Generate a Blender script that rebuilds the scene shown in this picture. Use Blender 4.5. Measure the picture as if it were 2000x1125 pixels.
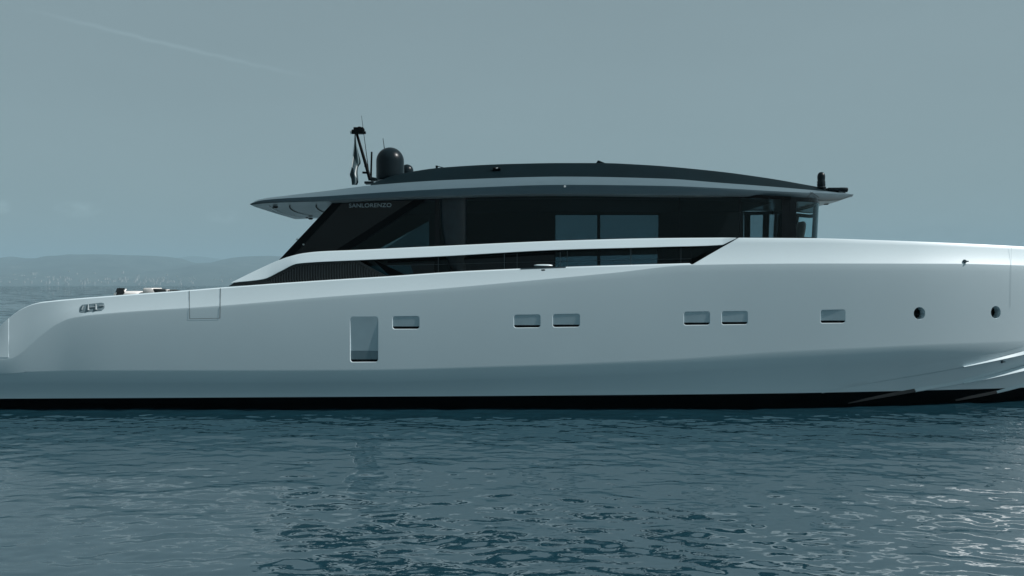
import bpy, bmesh, math, random
import numpy as np
from mathutils import Vector, noise

for o in list(bpy.data.objects):
    bpy.data.objects.remove(o)
sc = bpy.context.scene
COL = sc.collection
R = math.radians
random.seed(4)

# ------------------------------------------------------------------ camera
D0 = 26.0            # metres from the camera to the yacht's widest side (y = 0)
F = 1846.0           # focal length in pixels of the 2000 px wide photograph
ZC = 3.48            # eye height above the water
HZ = 557.0           # horizon row
YC = 3.75            # the yacht's centreline
cam_d = bpy.data.cameras.new("camera")
cam = bpy.data.objects.new("camera", cam_d)
COL.objects.link(cam)
cam.location = (0, -D0, ZC)
cam.rotation_euler = (R(90), 0, 0)
cam_d.sensor_width = 36
cam_d.lens = 36 * F / 2000
cam_d.shift_y = -(562.5 - HZ) / 2000
cam_d.clip_start = 0.2
cam_d.clip_end = 90000
sc.camera = cam

# ------------------------------------------------------------------ light
SUN_EL, SUN_AZ = R(43), R(100)      # azimuth from +Y towards +X: off the bow, a little on the camera's side
SKY_STRENGTH = 0.075
world = bpy.data.worlds.new("World")
sc.world = world
world.use_nodes = True
wt = world.node_tree
for n in list(wt.nodes):
    wt.nodes.remove(n)


def wn(t, **kw):
    n = wt.nodes.new(t)
    for k, v in kw.items():
        setattr(n, k, v)
    return n


def wmath(op, a, b=None, c=None, clamp=False):
    n = wn('ShaderNodeMath', operation=op, use_clamp=clamp)
    for i, v in enumerate((a, b, c)):
        if v is None:
            continue
        if isinstance(v, (int, float)):
            n.inputs[i].default_value = v
        else:
            wt.links.new(v, n.inputs[i])
    return n.outputs[0]


sky = wn('ShaderNodeTexSky', sky_type='NISHITA')
sky.sun_disc = False
sky.sun_elevation = SUN_EL
sky.sun_rotation = SUN_AZ
sky.altitude = 0
sky.air_density = 1.0
sky.dust_density = 2.5
sky.ozone_density = 1.0
hsv = wn('ShaderNodeHueSaturation')
hsv.inputs['Saturation'].default_value = 0.45
wt.links.new(sky.outputs[0], hsv.inputs['Color'])
tint = wn('ShaderNodeMix', data_type='RGBA', blend_type='MULTIPLY')
tint.inputs[0].default_value = 1
wt.links.new(hsv.outputs[0], tint.inputs[6])
tint.inputs[7].default_value = (0.75, 0.96, 0.97, 1)
# thin high cloud, the old contrail and three far small clouds, by direction in the sky
tc = wn('ShaderNodeTexCoord')
sep = wn('ShaderNodeSeparateXYZ')
wt.links.new(tc.outputs['Generated'], sep.inputs[0])
yy = wmath('MAXIMUM', sep.outputs[1], 0.05)
U = wmath('DIVIDE', sep.outputs[0], yy)
V = wmath('DIVIDE', sep.outputs[2], yy)
front = wmath('GREATER_THAN', sep.outputs[1], 0.06)


def sky_noise(scale, detail, stretch):
    mp = wn('ShaderNodeMapping')
    mp.inputs['Scale'].default_value = stretch
    wt.links.new(tc.outputs['Generated'], mp.inputs[0])
    nt = wn('ShaderNodeTexNoise')
    nt.inputs['Scale'].default_value = scale
    nt.inputs['Detail'].default_value = detail
    wt.links.new(mp.outputs[0], nt.inputs['Vector'])
    return nt.outputs[0]


n_fine = sky_noise(60, 5, (1, 1, 1.6))
n_soft = sky_noise(2.2, 3, (1, 1, 4))


def uv_of(px, py):
    return (px - 1000) / F, (HZ - py) / F


(u0, v0), (u1, v1) = uv_of(30, 12), uv_of(640, 158)
ln = math.hypot(u1 - u0, v1 - v0)
ax, ay = (u1 - u0) / ln, (v1 - v0) / ln
du, dv = wmath('SUBTRACT', U, u0), wmath('SUBTRACT', V, v0)
along = wmath('ADD', wmath('MULTIPLY', du, ax), wmath('MULTIPLY', dv, ay))
across = wmath('SUBTRACT', wmath('MULTIPLY', dv, ax), wmath('MULTIPLY', du, ay))
across = wmath('ADD', across, wmath('MULTIPLY', wmath('SUBTRACT', n_fine, 0.5), 0.005))
across = wmath('ADD', across, wmath('MULTIPLY', wmath('SINE', wmath('MULTIPLY', along, 9.0)), 0.0016))
prof = wmath('SUBTRACT', 1.0, wmath('DIVIDE', wmath('ABSOLUTE', across), 0.0032), clamp=True)
t_ = wmath('DIVIDE', along, ln)
fade = wmath('MULTIPLY', wmath('MULTIPLY', t_, wmath('SUBTRACT', 1.0, t_)), 4.0, clamp=True)
trail = wmath('MULTIPLY', wmath('MULTIPLY', prof, fade), 0.17)


def puff(px, py, w, h, amt):
    uc, vc = uv_of(px, py)
    a = wmath('POWER', wmath('DIVIDE', wmath('SUBTRACT', U, uc), w / F), 2.0)
    b = wmath('POWER', wmath('DIVIDE', wmath('SUBTRACT', V, vc), h / F), 2.0)
    g = wmath('SUBTRACT', 1.0, wmath('ADD', a, b), clamp=True)
    k = wmath('MULTIPLY', wmath('SUBTRACT', n_fine, 0.34), 3.0, clamp=True)
    return wmath('MULTIPLY', wmath('MULTIPLY', g, k), amt)


clouds = trail
for a in ((152, 409, 52, 18, 0.5), (0, 404, 26, 16, 0.45), (438, 424, 40, 14, 0.35)):
    clouds = wmath('ADD', clouds, puff(*a))
for a in ((1700, 452, 120, 26, -0.10), (1880, 462, 150, 30, -0.12), (2080, 458, 130, 30, -0.10)):
    clouds = wmath('ADD', clouds, puff(*a))
clouds = wmath('MULTIPLY', clouds, front)
gain = wmath('ADD', wmath('ADD', clouds, 0.92), wmath('MULTIPLY', n_soft, 0.16))
veil = wn('ShaderNodeMix', data_type='RGBA', blend_type='MIX')
veil.inputs[0].default_value = 0.60
wt.links.new(tint.outputs[2], veil.inputs[6])
veil.inputs[7].default_value = (3.6, 4.62, 4.88, 1)      # the thin even haze high in the air
tint2 = wn('ShaderNodeVectorMath', operation='SCALE')
wt.links.new(veil.outputs[2], tint2.inputs[0])
wt.links.new(gain, tint2.inputs['Scale'])
bg = wn('ShaderNodeBackground')
bg.inputs['Strength'].default_value = SKY_STRENGTH
wt.links.new(tint2.outputs[0], bg.inputs[0])
wo = wn('ShaderNodeOutputWorld')
wt.links.new(bg.outputs[0], wo.inputs[0])

sun_d = bpy.data.lights.new("sun", 'SUN')
sun = bpy.data.objects.new("sun", sun_d)
COL.objects.link(sun)
sun_d.energy = 5.0
sun_d.angle = R(0.53)
sun_d.color = (1.0, 0.96, 0.94)
sdir = Vector((math.cos(SUN_EL) * math.sin(SUN_AZ), math.cos(SUN_EL) * math.cos(SUN_AZ), math.sin(SUN_EL)))
sun.rotation_euler = sdir.to_track_quat('Z', 'Y').to_euler()
sun.location = (30, -20, 40)

sc.view_settings.view_transform = 'Standard'
sc.view_settings.look = 'None'
sc.view_settings.gamma = 1.0
sc.view_settings.exposure = 0.0
sc.render.engine = 'CYCLES'
sc.cycles.max_bounces = 10
sc.cycles.transparent_max_bounces = 16
sc.cycles.sample_clamp_indirect = 0.5
sc.cycles.caustics_reflective = False
sc.cycles.caustics_refractive = False

# ------------------------------------------------------------------ materials


def new_mat(name):
    m = bpy.data.materials.new(name)
    m.use_nodes = True
    nt = m.node_tree
    bsdf = nt.nodes['Principled BSDF']
    return m, nt, bsdf


def paint(name, col, rough=0.4, metal=0.0, coat=0.0, var=0.04, scale=3.0, spec=0.5, bump=0.0, bump_scale=40.0, stretch=None):
    """procedural surface: base colour and roughness broken up a little by noise"""
    m, nt, b = new_mat(name)
    t = nt.nodes.new('ShaderNodeTexCoord')
    n = nt.nodes.new('ShaderNodeTexNoise')
    n.inputs['Scale'].default_value = scale
    n.inputs['Detail'].default_value = 5
    if stretch:
        mp_ = nt.nodes.new('ShaderNodeMapping')
        mp_.inputs['Scale'].default_value = stretch
        nt.links.new(t.outputs['Object'], mp_.inputs[0])
        nt.links.new(mp_.outputs[0], n.inputs['Vector'])
    else:
        nt.links.new(t.outputs['Object'], n.inputs['Vector'])
    r = nt.nodes.new('ShaderNodeValToRGB')
    r.color_ramp.elements[0].position = 0.3
    r.color_ramp.elements[1].position = 0.7
    r.color_ramp.elements[0].color = tuple(c * (1 - var) for c in col) + (1,)
    r.color_ramp.elements[1].color = tuple(min(1, c * (1 + var)) for c in col) + (1,)
    nt.links.new(n.outputs[0], r.inputs[0])
    nt.links.new(r.outputs[0], b.inputs['Base Color'])
    mr = nt.nodes.new('ShaderNodeMapRange')
    mr.inputs[3].default_value = rough * 0.85
    mr.inputs[4].default_value = min(1, rough * 1.15)
    nt.links.new(n.outputs[0], mr.inputs[0])
    nt.links.new(mr.outputs[0], b.inputs['Roughness'])
    b.inputs['Metallic'].default_value = metal
    b.inputs['Specular IOR Level'].default_value = spec
    b.inputs['Coat Weight'].default_value = coat
    b.inputs['Coat Roughness'].default_value = 0.06
    if bump:
        n2 = nt.nodes.new('ShaderNodeTexNoise')
        n2.inputs['Scale'].default_value = bump_scale
        nt.links.new(t.outputs['Object'], n2.inputs['Vector'])
        bm_ = nt.nodes.new('ShaderNodeBump')
        bm_.inputs['Strength'].default_value = bump
        bm_.inputs['Distance'].default_value = 0.01
        nt.links.new(n2.outputs[0], bm_.inputs['Height'])
        nt.links.new(bm_.outputs[0], b.inputs['Normal'])
    return m


def glass(name, trans, gloss=1.0):
    """thin tinted window: lets the tinted part of the light straight through and mirrors by Fresnel"""
    m = bpy.data.materials.new(name)
    m.use_nodes = True
    nt = m.node_tree
    for n in list(nt.nodes):
        nt.nodes.remove(n)
    out = nt.nodes.new('ShaderNodeOutputMaterial')
    tr = nt.nodes.new('ShaderNodeBsdfTransparent')
    tr.inputs[0].default_value = tuple(trans) + (1,)
    gl = nt.nodes.new('ShaderNodeBsdfGlossy')
    gl.inputs['Roughness'].default_value = 0.02
    gl.inputs[0].default_value = (gloss * 0.8, gloss, gloss * 1.05, 1)
    fr = nt.nodes.new('ShaderNodeFresnel')
    fr.inputs[0].default_value = 1.5
    mx = nt.nodes.new('ShaderNodeMixShader')
    nt.links.new(fr.outputs[0], mx.inputs[0])
    nt.links.new(tr.outputs[0], mx.inputs[1])
    nt.links.new(gl.outputs[0], mx.inputs[2])
    nt.links.new(mx.outputs[0], out.inputs[0])
    return m


M = {}
M['white'] = paint('white_gelcoat', (0.60, 0.715, 0.757), 0.40, coat=0.0, var=0.015, scale=0.5, bump=0.12, bump_scale=0.7)
M['anti'] = paint('antifouling_black', (0.001, 0.003, 0.004), 0.8, var=0.3, scale=2, spec=0.01)
M['anti_edge'] = paint('antifouling_grey_edge', (0.014, 0.020, 0.023), 0.6, var=0.2)
M['silver'] = paint('silver_grey_paint', (0.095, 0.150, 0.178), 0.40, metal=0.2, coat=0.0, var=0.03)
M['soffit'] = paint('soffit_panel', (0.38, 0.475, 0.51), 0.3, coat=0.4, var=0.22, scale=1.5, stretch=(0.5, 6, 1))
M['roof'] = paint('dark_roof_panel', (0.003, 0.010, 0.0135), 0.6, var=0.15, scale=1.2, spec=0.04)
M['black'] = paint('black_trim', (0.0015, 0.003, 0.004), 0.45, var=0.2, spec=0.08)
M['black_gloss'] = paint('black_gloss', (0.004, 0.007, 0.009), 0.2, var=0.2, spec=0.2)
M['fin'] = paint('black_fin_glass', (0.0025, 0.006, 0.008), 0.05, var=0.1, scale=1, spec=0.25)
M['dome'] = paint('dome_charcoal', (0.006, 0.013, 0.017), 0.3, var=0.1, coat=0.0, spec=0.16)
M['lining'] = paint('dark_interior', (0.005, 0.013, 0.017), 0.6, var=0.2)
M['column'] = paint('column_charcoal', (0.006, 0.017, 0.023), 0.35, var=0.3, scale=4, spec=0.4)
M['louver'] = paint('louver_charcoal', (0.020, 0.023, 0.024), 0.4, var=0.2)
M['slat'] = paint('louver_slats', (0.045, 0.052, 0.054), 0.35, var=0.2)
M['pane'] = paint('mirror_glass', (0.46, 0.58, 0.63), 0.22, metal=0.35, var=0.05, scale=2)
M['pane_dark'] = paint('dark_panel', (0.20, 0.28, 0.315), 0.25, metal=0.5, var=0.05, scale=2)
M['port'] = paint('port_glass', (0.002, 0.004, 0.006), 0.08, var=0.2, spec=0.2)
M['chair'] = paint('grey_leather', (0.13, 0.16, 0.17), 0.5, var=0.1, scale=8)
M['seam'] = paint('seam_grey', (0.20, 0.25, 0.27), 0.6, var=0.1)
M['backing'] = paint('fairlead_grey', (0.17, 0.24, 0.27), 0.4, var=0.15, scale=12)
M['low_sheet'] = paint('dark_lower_sheet', (0.010, 0.019, 0.024), 0.3, var=0.2, spec=0.3)
M['seam_pale'] = paint('seam_pale', (0.36, 0.44, 0.47), 0.5, var=0.1)
M['chrome'] = paint('polished_steel', (0.40, 0.46, 0.48), 0.35, metal=0.6, var=0.05)
M['steel_dark'] = paint('dark_steel', (0.10, 0.13, 0.145), 0.3, metal=0.7, var=0.1)  # darker steel for rails and small fittings
M['cushion'] = paint('white_upholstery', (0.74, 0.73, 0.71), 0.8, var=0.05, scale=8, bump=0.3)
M['charcoal'] = paint('charcoal_fabric', (0.018, 0.025, 0.028), 0.8, var=0.2, scale=9, bump=0.3)
M['teak'] = paint('weathered_teak', (0.22, 0.18, 0.14), 0.6, var=0.15, scale=6)
M['letter'] = paint('lettering_silver', (0.34, 0.40, 0.42), 0.4, metal=0.2, var=0.05)
M['glass_side'] = glass('tinted_glass', (0.48, 0.56, 0.585), 0.3)
M['glass_dim'] = glass('dimming_glass', (0.55, 0.62, 0.62), 0.3)
M['glass_front'] = glass('windshield_glass', (0.80, 0.88, 0.90), 0.8)
M['lens'] = paint('lamp_lens', (0.75, 0.78, 0.78), 0.1, var=0.02, coat=0.5)

# ------------------------------------------------------------------ helpers


def pchip(pts):
    x = np.array([p[0] for p in pts], float)
    y = np.array([p[1] for p in pts], float)
    h = np.diff(x)
    d = np.diff(y) / h
    m = np.zeros(len(x))
    for i in range(1, len(x) - 1):
        if d[i - 1] * d[i] > 0:
            w1, w2 = 2 * h[i] + h[i - 1], h[i] + 2 * h[i - 1]
            m[i] = (w1 + w2) / (w1 / d[i - 1] + w2 / d[i])
    m[0], m[-1] = d[0], d[-1]

    def f(v):
        v = float(v)
        if v <= x[0]:
            return y[0] + m[0] * (v - x[0])
        if v >= x[-1]:
            return y[-1] + m[-1] * (v - x[-1])
        i = int(np.searchsorted(x, v) - 1)
        t = (v - x[i]) / h[i]
        return ((1 + 2 * t) * (1 - t) ** 2 * y[i] + t * (1 - t) ** 2 * h[i] * m[i]
                + t * t * (3 - 2 * t) * y[i + 1] + t * t * (t - 1) * h[i] * m[i + 1])
    return f


def lin(pts):
    xs, ys = [p[0] for p in pts], [p[1] for p in pts]
    return lambda v: float(np.interp(v, xs, ys))


def P(px, py, yo):
    """the world point yo metres inboard of the yacht's widest side that shows at photo pixel px, py"""
    d = D0 + yo
    return Vector(((px - 1000) * d / F, yo, ZC - (py - HZ) * d / F))


def tag(o, label=None, cat=None, group=None, kind=None):
    for k, v in (('label', label), ('category', cat), ('group', group), ('kind', kind)):
        if v:
            o[k] = v
    return o


class MB:
    def __init__(self):
        self.v, self.f, self.sharp = [], [], set()

    def add(self, p):
        self.v.append(Vector(p))
        return len(self.v) - 1

    def pts(self, ps):
        return [self.add(p) for p in ps]

    def face(self, *ids):
        self.f.append(tuple(ids))

    def grid(self, rows, closed=False):
        ids = [self.pts(r) for r in rows]
        for a, b in zip(ids[:-1], ids[1:]):
            n = len(a)
            for i in range(n if closed else n - 1):
                j = (i + 1) % n
                self.face(a[i], a[j], b[j], b[i])
        return ids

    def box(self, c, s, rot=None):
        c, s = Vector(c), Vector(s) / 2
        ids = []
        for z in (-1, 1):
            for x, y in ((-1, -1), (1, -1), (1, 1), (-1, 1)):
                q = Vector((x * s.x, y * s.y, z * s.z))
                if rot:
                    q = rot @ q
                ids.append(self.add(c + q))
        a = ids
        for q in ((0, 3, 2, 1), (4, 5, 6, 7), (0, 1, 5, 4), (1, 2, 6, 5), (2, 3, 7, 6), (3, 0, 4, 7)):
            self.face(*[a[i] for i in q])

    def tube(self, path, radii, n=10, caps=True):
        path = [Vector(p) for p in path]
        if not hasattr(radii, '__len__'):
            radii = [radii] * len(path)
        rows = []
        for i, p in enumerate(path):
            t = (path[min(i + 1, len(path) - 1)] - path[max(i - 1, 0)]).normalized()
            a = t.orthogonal().normalized() if abs(t.z) > 0.95 else t.cross(Vector((0, 0, 1))).normalized()
            b = t.cross(a).normalized()
            rows.append([p + (a * math.cos(k * 2 * math.pi / n) + b * math.sin(k * 2 * math.pi / n)) * radii[i] for k in range(n)])
        ids = self.grid(rows, closed=True)
        if caps:
            self.face(*reversed(ids[0]))
            self.face(*ids[-1])

    def lathe(self, c, prof, n=32):
        c = Vector(c)
        rows = [[c + Vector((r * math.cos(k * 2 * math.pi / n), r * math.sin(k * 2 * math.pi / n), z)) for k in range(n)] for r, z in prof]
        ids = self.grid(rows, closed=True)
        self.face(*reversed(ids[0]))
        self.face(*ids[-1])

    def prism(self, poly, vec):
        """closed solid from a polygon pushed along vec"""
        vec = Vector(vec)
        a = self.pts(poly)
        b = self.pts([Vector(p) + vec for p in poly])
        self.face(*a)
        self.face(*reversed(b))
        for i in range(len(a)):
            j = (i + 1) % len(a)
            self.face(a[j], a[i], b[i], b[j])

    def build(self, name, mat, parent=None, off=(0, 0, 0), smooth=True, angle=35, bevel=0, fix=True, merge=True):
        me = bpy.data.meshes.new(name)
        off = Vector(off)
        me.from_pydata([v - off for v in self.v], [], self.f)
        bm = bmesh.new()
        bm.from_mesh(me)
        if fix:
            if merge:
                bmesh.ops.remove_doubles(bm, verts=bm.verts, dist=1e-5)
            bmesh.ops.recalc_face_normals(bm, faces=bm.faces)
        if bevel:
            es = [e for e in bm.edges if len(e.link_faces) == 2 and e.calc_face_angle(0) > R(30)]
            bmesh.ops.bevel(bm, geom=es, offset=bevel, segments=2, affect='EDGES', profile=0.6, clamp_overlap=True)
        for f_ in bm.faces:
            f_.smooth = smooth
        if smooth:
            for e in bm.edges:
                if len(e.link_faces) == 2 and e.calc_face_angle(0) > R(angle):
                    e.smooth = False
        bm.to_mesh(me)
        bm.free()
        me.materials.append(mat)
        o = bpy.data.objects.new(name, me)
        COL.objects.link(o)
        if parent:
            o.parent = parent
        else:
            o.location = off
        return o


def empty(name, loc):
    o = bpy.data.objects.new(name, None)
    o.empty_display_size = 0.3
    COL.objects.link(o)
    o.location = loc
    return o


ROOT = Vector((0, YC, 0))
yacht = empty('yacht', ROOT)
tag(yacht, 'long white motor yacht with dark tinted deckhouse and grey hardtop lying on rippled water', 'yacht')


def part(mb, name, mat, parent=None, **kw):
    return mb.build(name, M[mat], parent or yacht, off=ROOT, **kw)


def mir(p):
    return Vector((p[0], 2 * YC - p[1], p[2]))


# ------------------------------------------------------------------ the hull
sheer = pchip([(-60, 690), (0, 636), (15, 622), (40, 604), (70, 592), (100, 588), (220, 578), (370, 567), (450, 560.5),
               (600, 550), (760, 540), (900, 530.5), (1100, 522), (1350, 514.5)])
creaseB = pchip([(-60, 703), (0, 702.5), (20, 700), (36, 692.5), (75, 659), (110, 633), (140, 620.5), (215, 612), (430, 597.5), (640, 580), (860, 564),
                 (1050, 547), (1200, 533), (1350, 518), (1600, 515), (1850, 515.5), (2000, 519), (2260, 534)])
creaseC = pchip([(-60, 736), (500, 736), (700, 735), (1000, 727), (1300, 715), (1500, 701), (1700, 691), (1850, 684), (2000, 678), (2260, 655)])
boot = pchip([(-60, 779), (500, 776), (1000, 773), (1500, 768.5), (1800, 762.5), (2000, 757), (2260, 745)])
win_t = pchip([(-60, 619), (683, 618), (800, 617), (1003, 614.5), (1335, 608.5), (1602, 605), (2000, 595), (2260, 590)])
win_b = pchip([(-60, 644), (766, 643.5), (1003, 641), (1335, 636), (1602, 632), (2000, 626), (2260, 620)])
raised = pchip([(1350, 463), (1442, 464), (1600, 465), (1700, 468), (1850, 473.5), (2000, 481), (2260, 500)])


def sheer_x(px):
    return sheer(px) if px < 1349 else creaseB(px) - 1.0


def hull_off(px, py, X):
    st = 0.012 * max(0, -11 - X) ** 2
    pm = 0.0013 * max(0, X - 5.7) ** 3 + st
    pl = 0.00092 * max(0, X - 3) ** 3 + st
    B, C, Dd = creaseB(px), creaseC(px), boot(px)
    bow = 0.25 * min(1.0, max(0.0, (X - 6) / 5)) ** 2
    fl = 0.13 * min(1.0, max(0.0, C - B) / 110)
    if py <= B:
        h = (B - py) / 71
        yo = pm + 0.32 * (1 - math.exp(-h / 0.75)) * (0.35 + 0.65 * min(1.0, max(0.0, (px - 10) / 130)))
    elif py <= C:
        s = (py - B) / max(1, C - B)
        yo = pm + (pl - pm) * 0.7 * s ** 1.25 + fl * s ** 1.5
    elif py <= Dd:
        s = (py - C) / max(1, Dd - C)
        yo = pm + (pl - pm) * (0.7 + 0.3 * s) + fl + 0.27 * (1 - (1 - s) ** 1.35) + bow * s
    else:
        yo = pl + fl + 0.27 + bow + 0.8 * (py - Dd) / 71
    return min(yo, YC - 0.02)


def hull_pt(px, py, out=0.0):
    yo = 0.5
    for _ in range(12):
        yo = 0.5 * yo + 0.5 * hull_off(px, py, (px - 1000) * (D0 + yo) / F)
    p = P(px, py, yo)
    return p if not out else p + Vector((0, -out, 0))


def frac_fix(px, py):
    """rows below the knuckle squeeze together where it drops at the stern"""
    if px >= 300:
        return py
    B3, C3 = creaseB(300), creaseC(300)
    s = (py - B3) / (C3 - B3)
    return creaseB(px) + s * (creaseC(px) - creaseB(px))


def wrow(f, px):
    return frac_fix(px, f(max(px, 300)))


MARG = 4.0
WIN = [(766, 819.5), (1003, 1056), (1079, 1133), (1335, 1387), (1409, 1461), (1602, 1651.5)]
TALL = (683.5, 739)
PORT = [(1796, 612, 11.3, 12.3), (1945, 610, 9.6, 12.3)]
cols = set(np.arange(-60, 2261, 12.0))
holes = []
for a, b in WIN + [TALL]:
    cols = {c for c in cols if not (a - MARG - 3 < c < b + MARG + 3)}
    cols |= set(np.linspace(a - MARG, b + MARG, 22))
    holes.append((a - MARG, b + MARG, (a, b) == TALL, None))
for cx, cy, rx, ry in PORT:
    cols = {c for c in cols if not (cx - 22 < c < cx + 22)}
    cols |= set(np.linspace(cx - 17, cx + 17, 15))
    holes.append((cx - 17, cx + 17, False, (cx, cy, rx, ry)))
cols = sorted(cols)

top_row = lambda x: sheer_x(x) + (1.6 if x < 1349 else 0)
row_f = [top_row, lambda x: 0.5 * sheer_x(x) + 0.5 * creaseB(x), lambda x: creaseB(x) - 0.4, lambda x: creaseB(x) + 1.2]


def between(f0, f1, n, first=False):
    return [(lambda x, t=t: f0(x) * (1 - t) + f1(x) * t) for t in np.linspace(0, 1, n + 1)[(0 if first else 1):]]


fB = lambda x: creaseB(x) + 1.2
fW1 = lambda x: wrow(lambda q: win_t(q) - MARG, x)
fW2 = lambda x: wrow(lambda q: win_b(q) + MARG, x)
fW3 = lambda x: wrow(lambda q: creaseC(q) - 23, x)
fC0 = lambda x: creaseC(x) - 10
fC1 = lambda x: creaseC(x) + 10
row_f += between(fB, fW1, 6)
i_w1 = len(row_f) - 1
row_f += between(fW1, fW2, 10)
i_w2 = len(row_f) - 1
row_f += between(fW2, fW3, 8)
i_w3 = len(row_f) - 1
row_f += between(fW3, fC0, 3)
row_f += between(fC0, fC1, 1)
row_f += between(fC1, boot, 8)

hb = MB()
near = [[hull_pt(c, f(c)) for c in cols] for f in row_f]
ids = [hb.pts(r) for r in near]
contours = []


def in_hole(i, j):
    for a, b, tall, _ in holes:
        if cols[j] >= a - 1e-6 and cols[j + 1] <= b + 1e-6 and i_w1 <= i < (i_w3 if tall else i_w2):
            return True
    return False


for i in range(len(row_f) - 1):
    for j in range(len(cols) - 1):
        if not in_hole(i, j):
            hb.face(ids[i][j], ids[i][j + 1], ids[i + 1][j + 1], ids[i + 1][j])
for a, b, tall, port in holes:
    j0 = min(range(len(cols)), key=lambda k: abs(cols[k] - a))
    j1 = min(range(len(cols)), key=lambda k: abs(cols[k] - b))
    i0, i1 = i_w1, (i_w3 if tall else i_w2)
    loop = [(i0, j) for j in range(j0, j1)] + [(i, j1) for i in range(i0, i1)] + [(i1, j) for j in range(j1, j0, -1)] + [(i, j0) for i in range(i1, i0, -1)]
    con = []
    xm = 0.5 * (a + b)
    for (i, j) in loop:
        bx, by = cols[j], row_f[i](cols[j])
        if port:
            cx, cy, rx, ry = port
            d = Vector(((bx - cx) / rx, (by - cy) / ry)).normalized()
            con.append((cx + d.x * rx, cy + d.y * ry))
        else:
            r = 5.0
            yt, yb = row_f[i0](bx) + MARG, row_f[i1](bx) - MARG
            qx = min(max(bx, a + MARG + r), b - MARG - r)
            qy = min(max(by, yt + r), yb - r)
            d = Vector((bx - qx, by - qy)).normalized()
            con.append((qx + d.x * r, qy + d.y * r))
    cid = hb.pts([hull_pt(*c) for c in con])
    n = len(loop)
    for k in range(n):
        k2 = (k + 1) % n
        hb.face(ids[loop[k][0]][loop[k][1]], ids[loop[k2][0]][loop[k2][1]], cid[k2], cid[k])
    contours.append((con, a + MARG, b - MARG, tall, port))
# the far side, plain
far_cols = cols[::3] + [cols[-1]]
far_rows = [row_f[k] for k in range(0, len(row_f), 2)] + [row_f[-1]]
farpts = [[mir(hull_pt(c, f(c))) for c in far_cols] for f in far_rows]
hb.grid(farpts)
# inner bulwark walls and the capping edge
WALL = 0.14
for side in (0, 1):
    rr_ = [[], [], [], []]
    for c in cols:
        p = hull_pt(c, sheer_x(c))
        w = min(WALL, max(0.0, YC - 0.02 - p.y))
        q = [hull_pt(c, top_row(c)), p + Vector((0, min(w, 0.03), 0)), p + Vector((0, w, 0.012)), p + Vector((0, w, -0.62 if c < 1349 else -0.1))]
        if side:
            q = [mir(x) for x in q]
        for k in range(4):
            rr_[k].append(q[k])
    hb.grid(rr_)
# transom
tr = [[hull_pt(-60, f(-60)), mir(hull_pt(-60, f(-60)))] for f in row_f]
hb.grid(tr)
hull = part(hb, 'hull', 'white', angle=14)

db = MB()
ra, rb = [], []
for c in cols[::2] + [cols[-1]]:
    p = hull_pt(c, sheer_x(c))
    w = min(WALL, max(0.0, YC - 0.02 - p.y))
    q = p + Vector((0, w, -0.61 if c < 1349 else -0.09))
    ra.append(q); rb.append(mir(q))
db.grid([ra, rb])
part(db, 'deck', 'teak')

ub = MB()
for side in (0, 1):
    rows = [[], [], [], []]
    for c in cols[::2] + [cols[-1]]:
        p = hull_pt(c, boot(c))
        room = YC - 0.02 - p.y
        q = [p + Vector((0, 0.004, 0)), p + Vector((0, min(room, 0.14), -p.z * 0.5)), p + Vector((0, min(room, 0.32), -p.z - 0.12)), p + Vector((0, min(room, 1.6), -p.z - 1.1))]
        for k in range(4):
            rows[k].append(mir(q[k]) if side else q[k])
    ub.grid(rows)
part(ub, 'underbody', 'anti')

# raised forward bulwark with its slanted after end
fb = MB()


def raised_pt(s, u, inn=0.0):
    left = 1353 + 92 * s
    px = left + (2260 - left) * u
    B = creaseB(px) - 1.0
    py = B + (raised(px) - B) * s
    p = hull_pt(px, py)
    w = min(inn, max(0.0, YC - 0.015 - p.y))
    return p + Vector((0, min(w + 0.055 * s, max(0.0, YC - 0.015 - p.y)), 0))


us = np.linspace(0, 1, 70)
for side in (0, 1):
    g = lambda p: mir(p) if side else p
    rows = [[g(raised_pt(s, u)) for u in us] for s in (0, 0.2, 0.4, 0.6, 0.8, 0.955)]
    rows += [[g(raised_pt(0.99, u, 0.012)) for u in us], [g(raised_pt(1, u, 0.045)) for u in us],
             [g(raised_pt(1, u, 0.16)) for u in us], [g(raised_pt(0, u, 0.16)) for u in us]]
    gi = fb.grid(rows)
    fb.face(*[r[0] for r in gi])
part(fb, 'forward_bulwark', 'white', angle=25)

# the long white side rail that sweeps up from the quarter
band_t = pchip([(452, 551.5), (500, 528), (540, 510), (565, 501), (590, 495), (620, 491.5), (700, 488), (860, 480.5), (1100, 470), (1300, 465), (1440, 464)])
band_b = pchip([(452, 552.5), (515, 545.2), (548, 530), (580, 515.5), (600, 513.5), (700, 508.5), (860, 501), (1100, 488), (1300, 482.5), (1412, 478.5), (1440, 465)])
bx_ = sorted(set(list(np.arange(452, 1412, 7.0)) + [515, 548, 580, 1412]))
wb = MB()
for side in (0, 1):
    g = lambda p: mir(p) if side else p
    rows = [[] for _ in range(7)]
    for k, c in enumerate(bx_ + [1438]):
        t, b = band_t(c), band_b(c)
        if c > 1412:
            t, b = 464.4, 465.6
        h = b - t
        yb = 0.22
        lean = 0.42 / 71
        ch = min(1.6, h * 0.25)
        prof = [(b, yb + 0.02), (b - ch * 0.5, yb), (t + ch, yb + lean * (h - ch)), (t + ch * 0.3, yb + lean * h + 0.01), (t, yb + lean * h + 0.045), (t, yb + lean * h + 0.2), (b, yb + 0.2)]
        for q, (py, yo) in enumerate(prof):
            rows[q].append(g(P(c, py, yo)))
    rows.append(list(rows[0]))
    gi = wb.grid(rows)
    wb.face(*[r[0] for r in gi[:-1]])
    wb.face(*[r[-1] for r in gi[:-1]])
part(wb, 'side_rail', 'white', angle=25)

# louvred air intake under the rail
lb = MB()


def strip(mb, pts_px, yo, th):
    mb.prism([P(a, b, yo) for a, b in pts_px], (0, th, 0))


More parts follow.
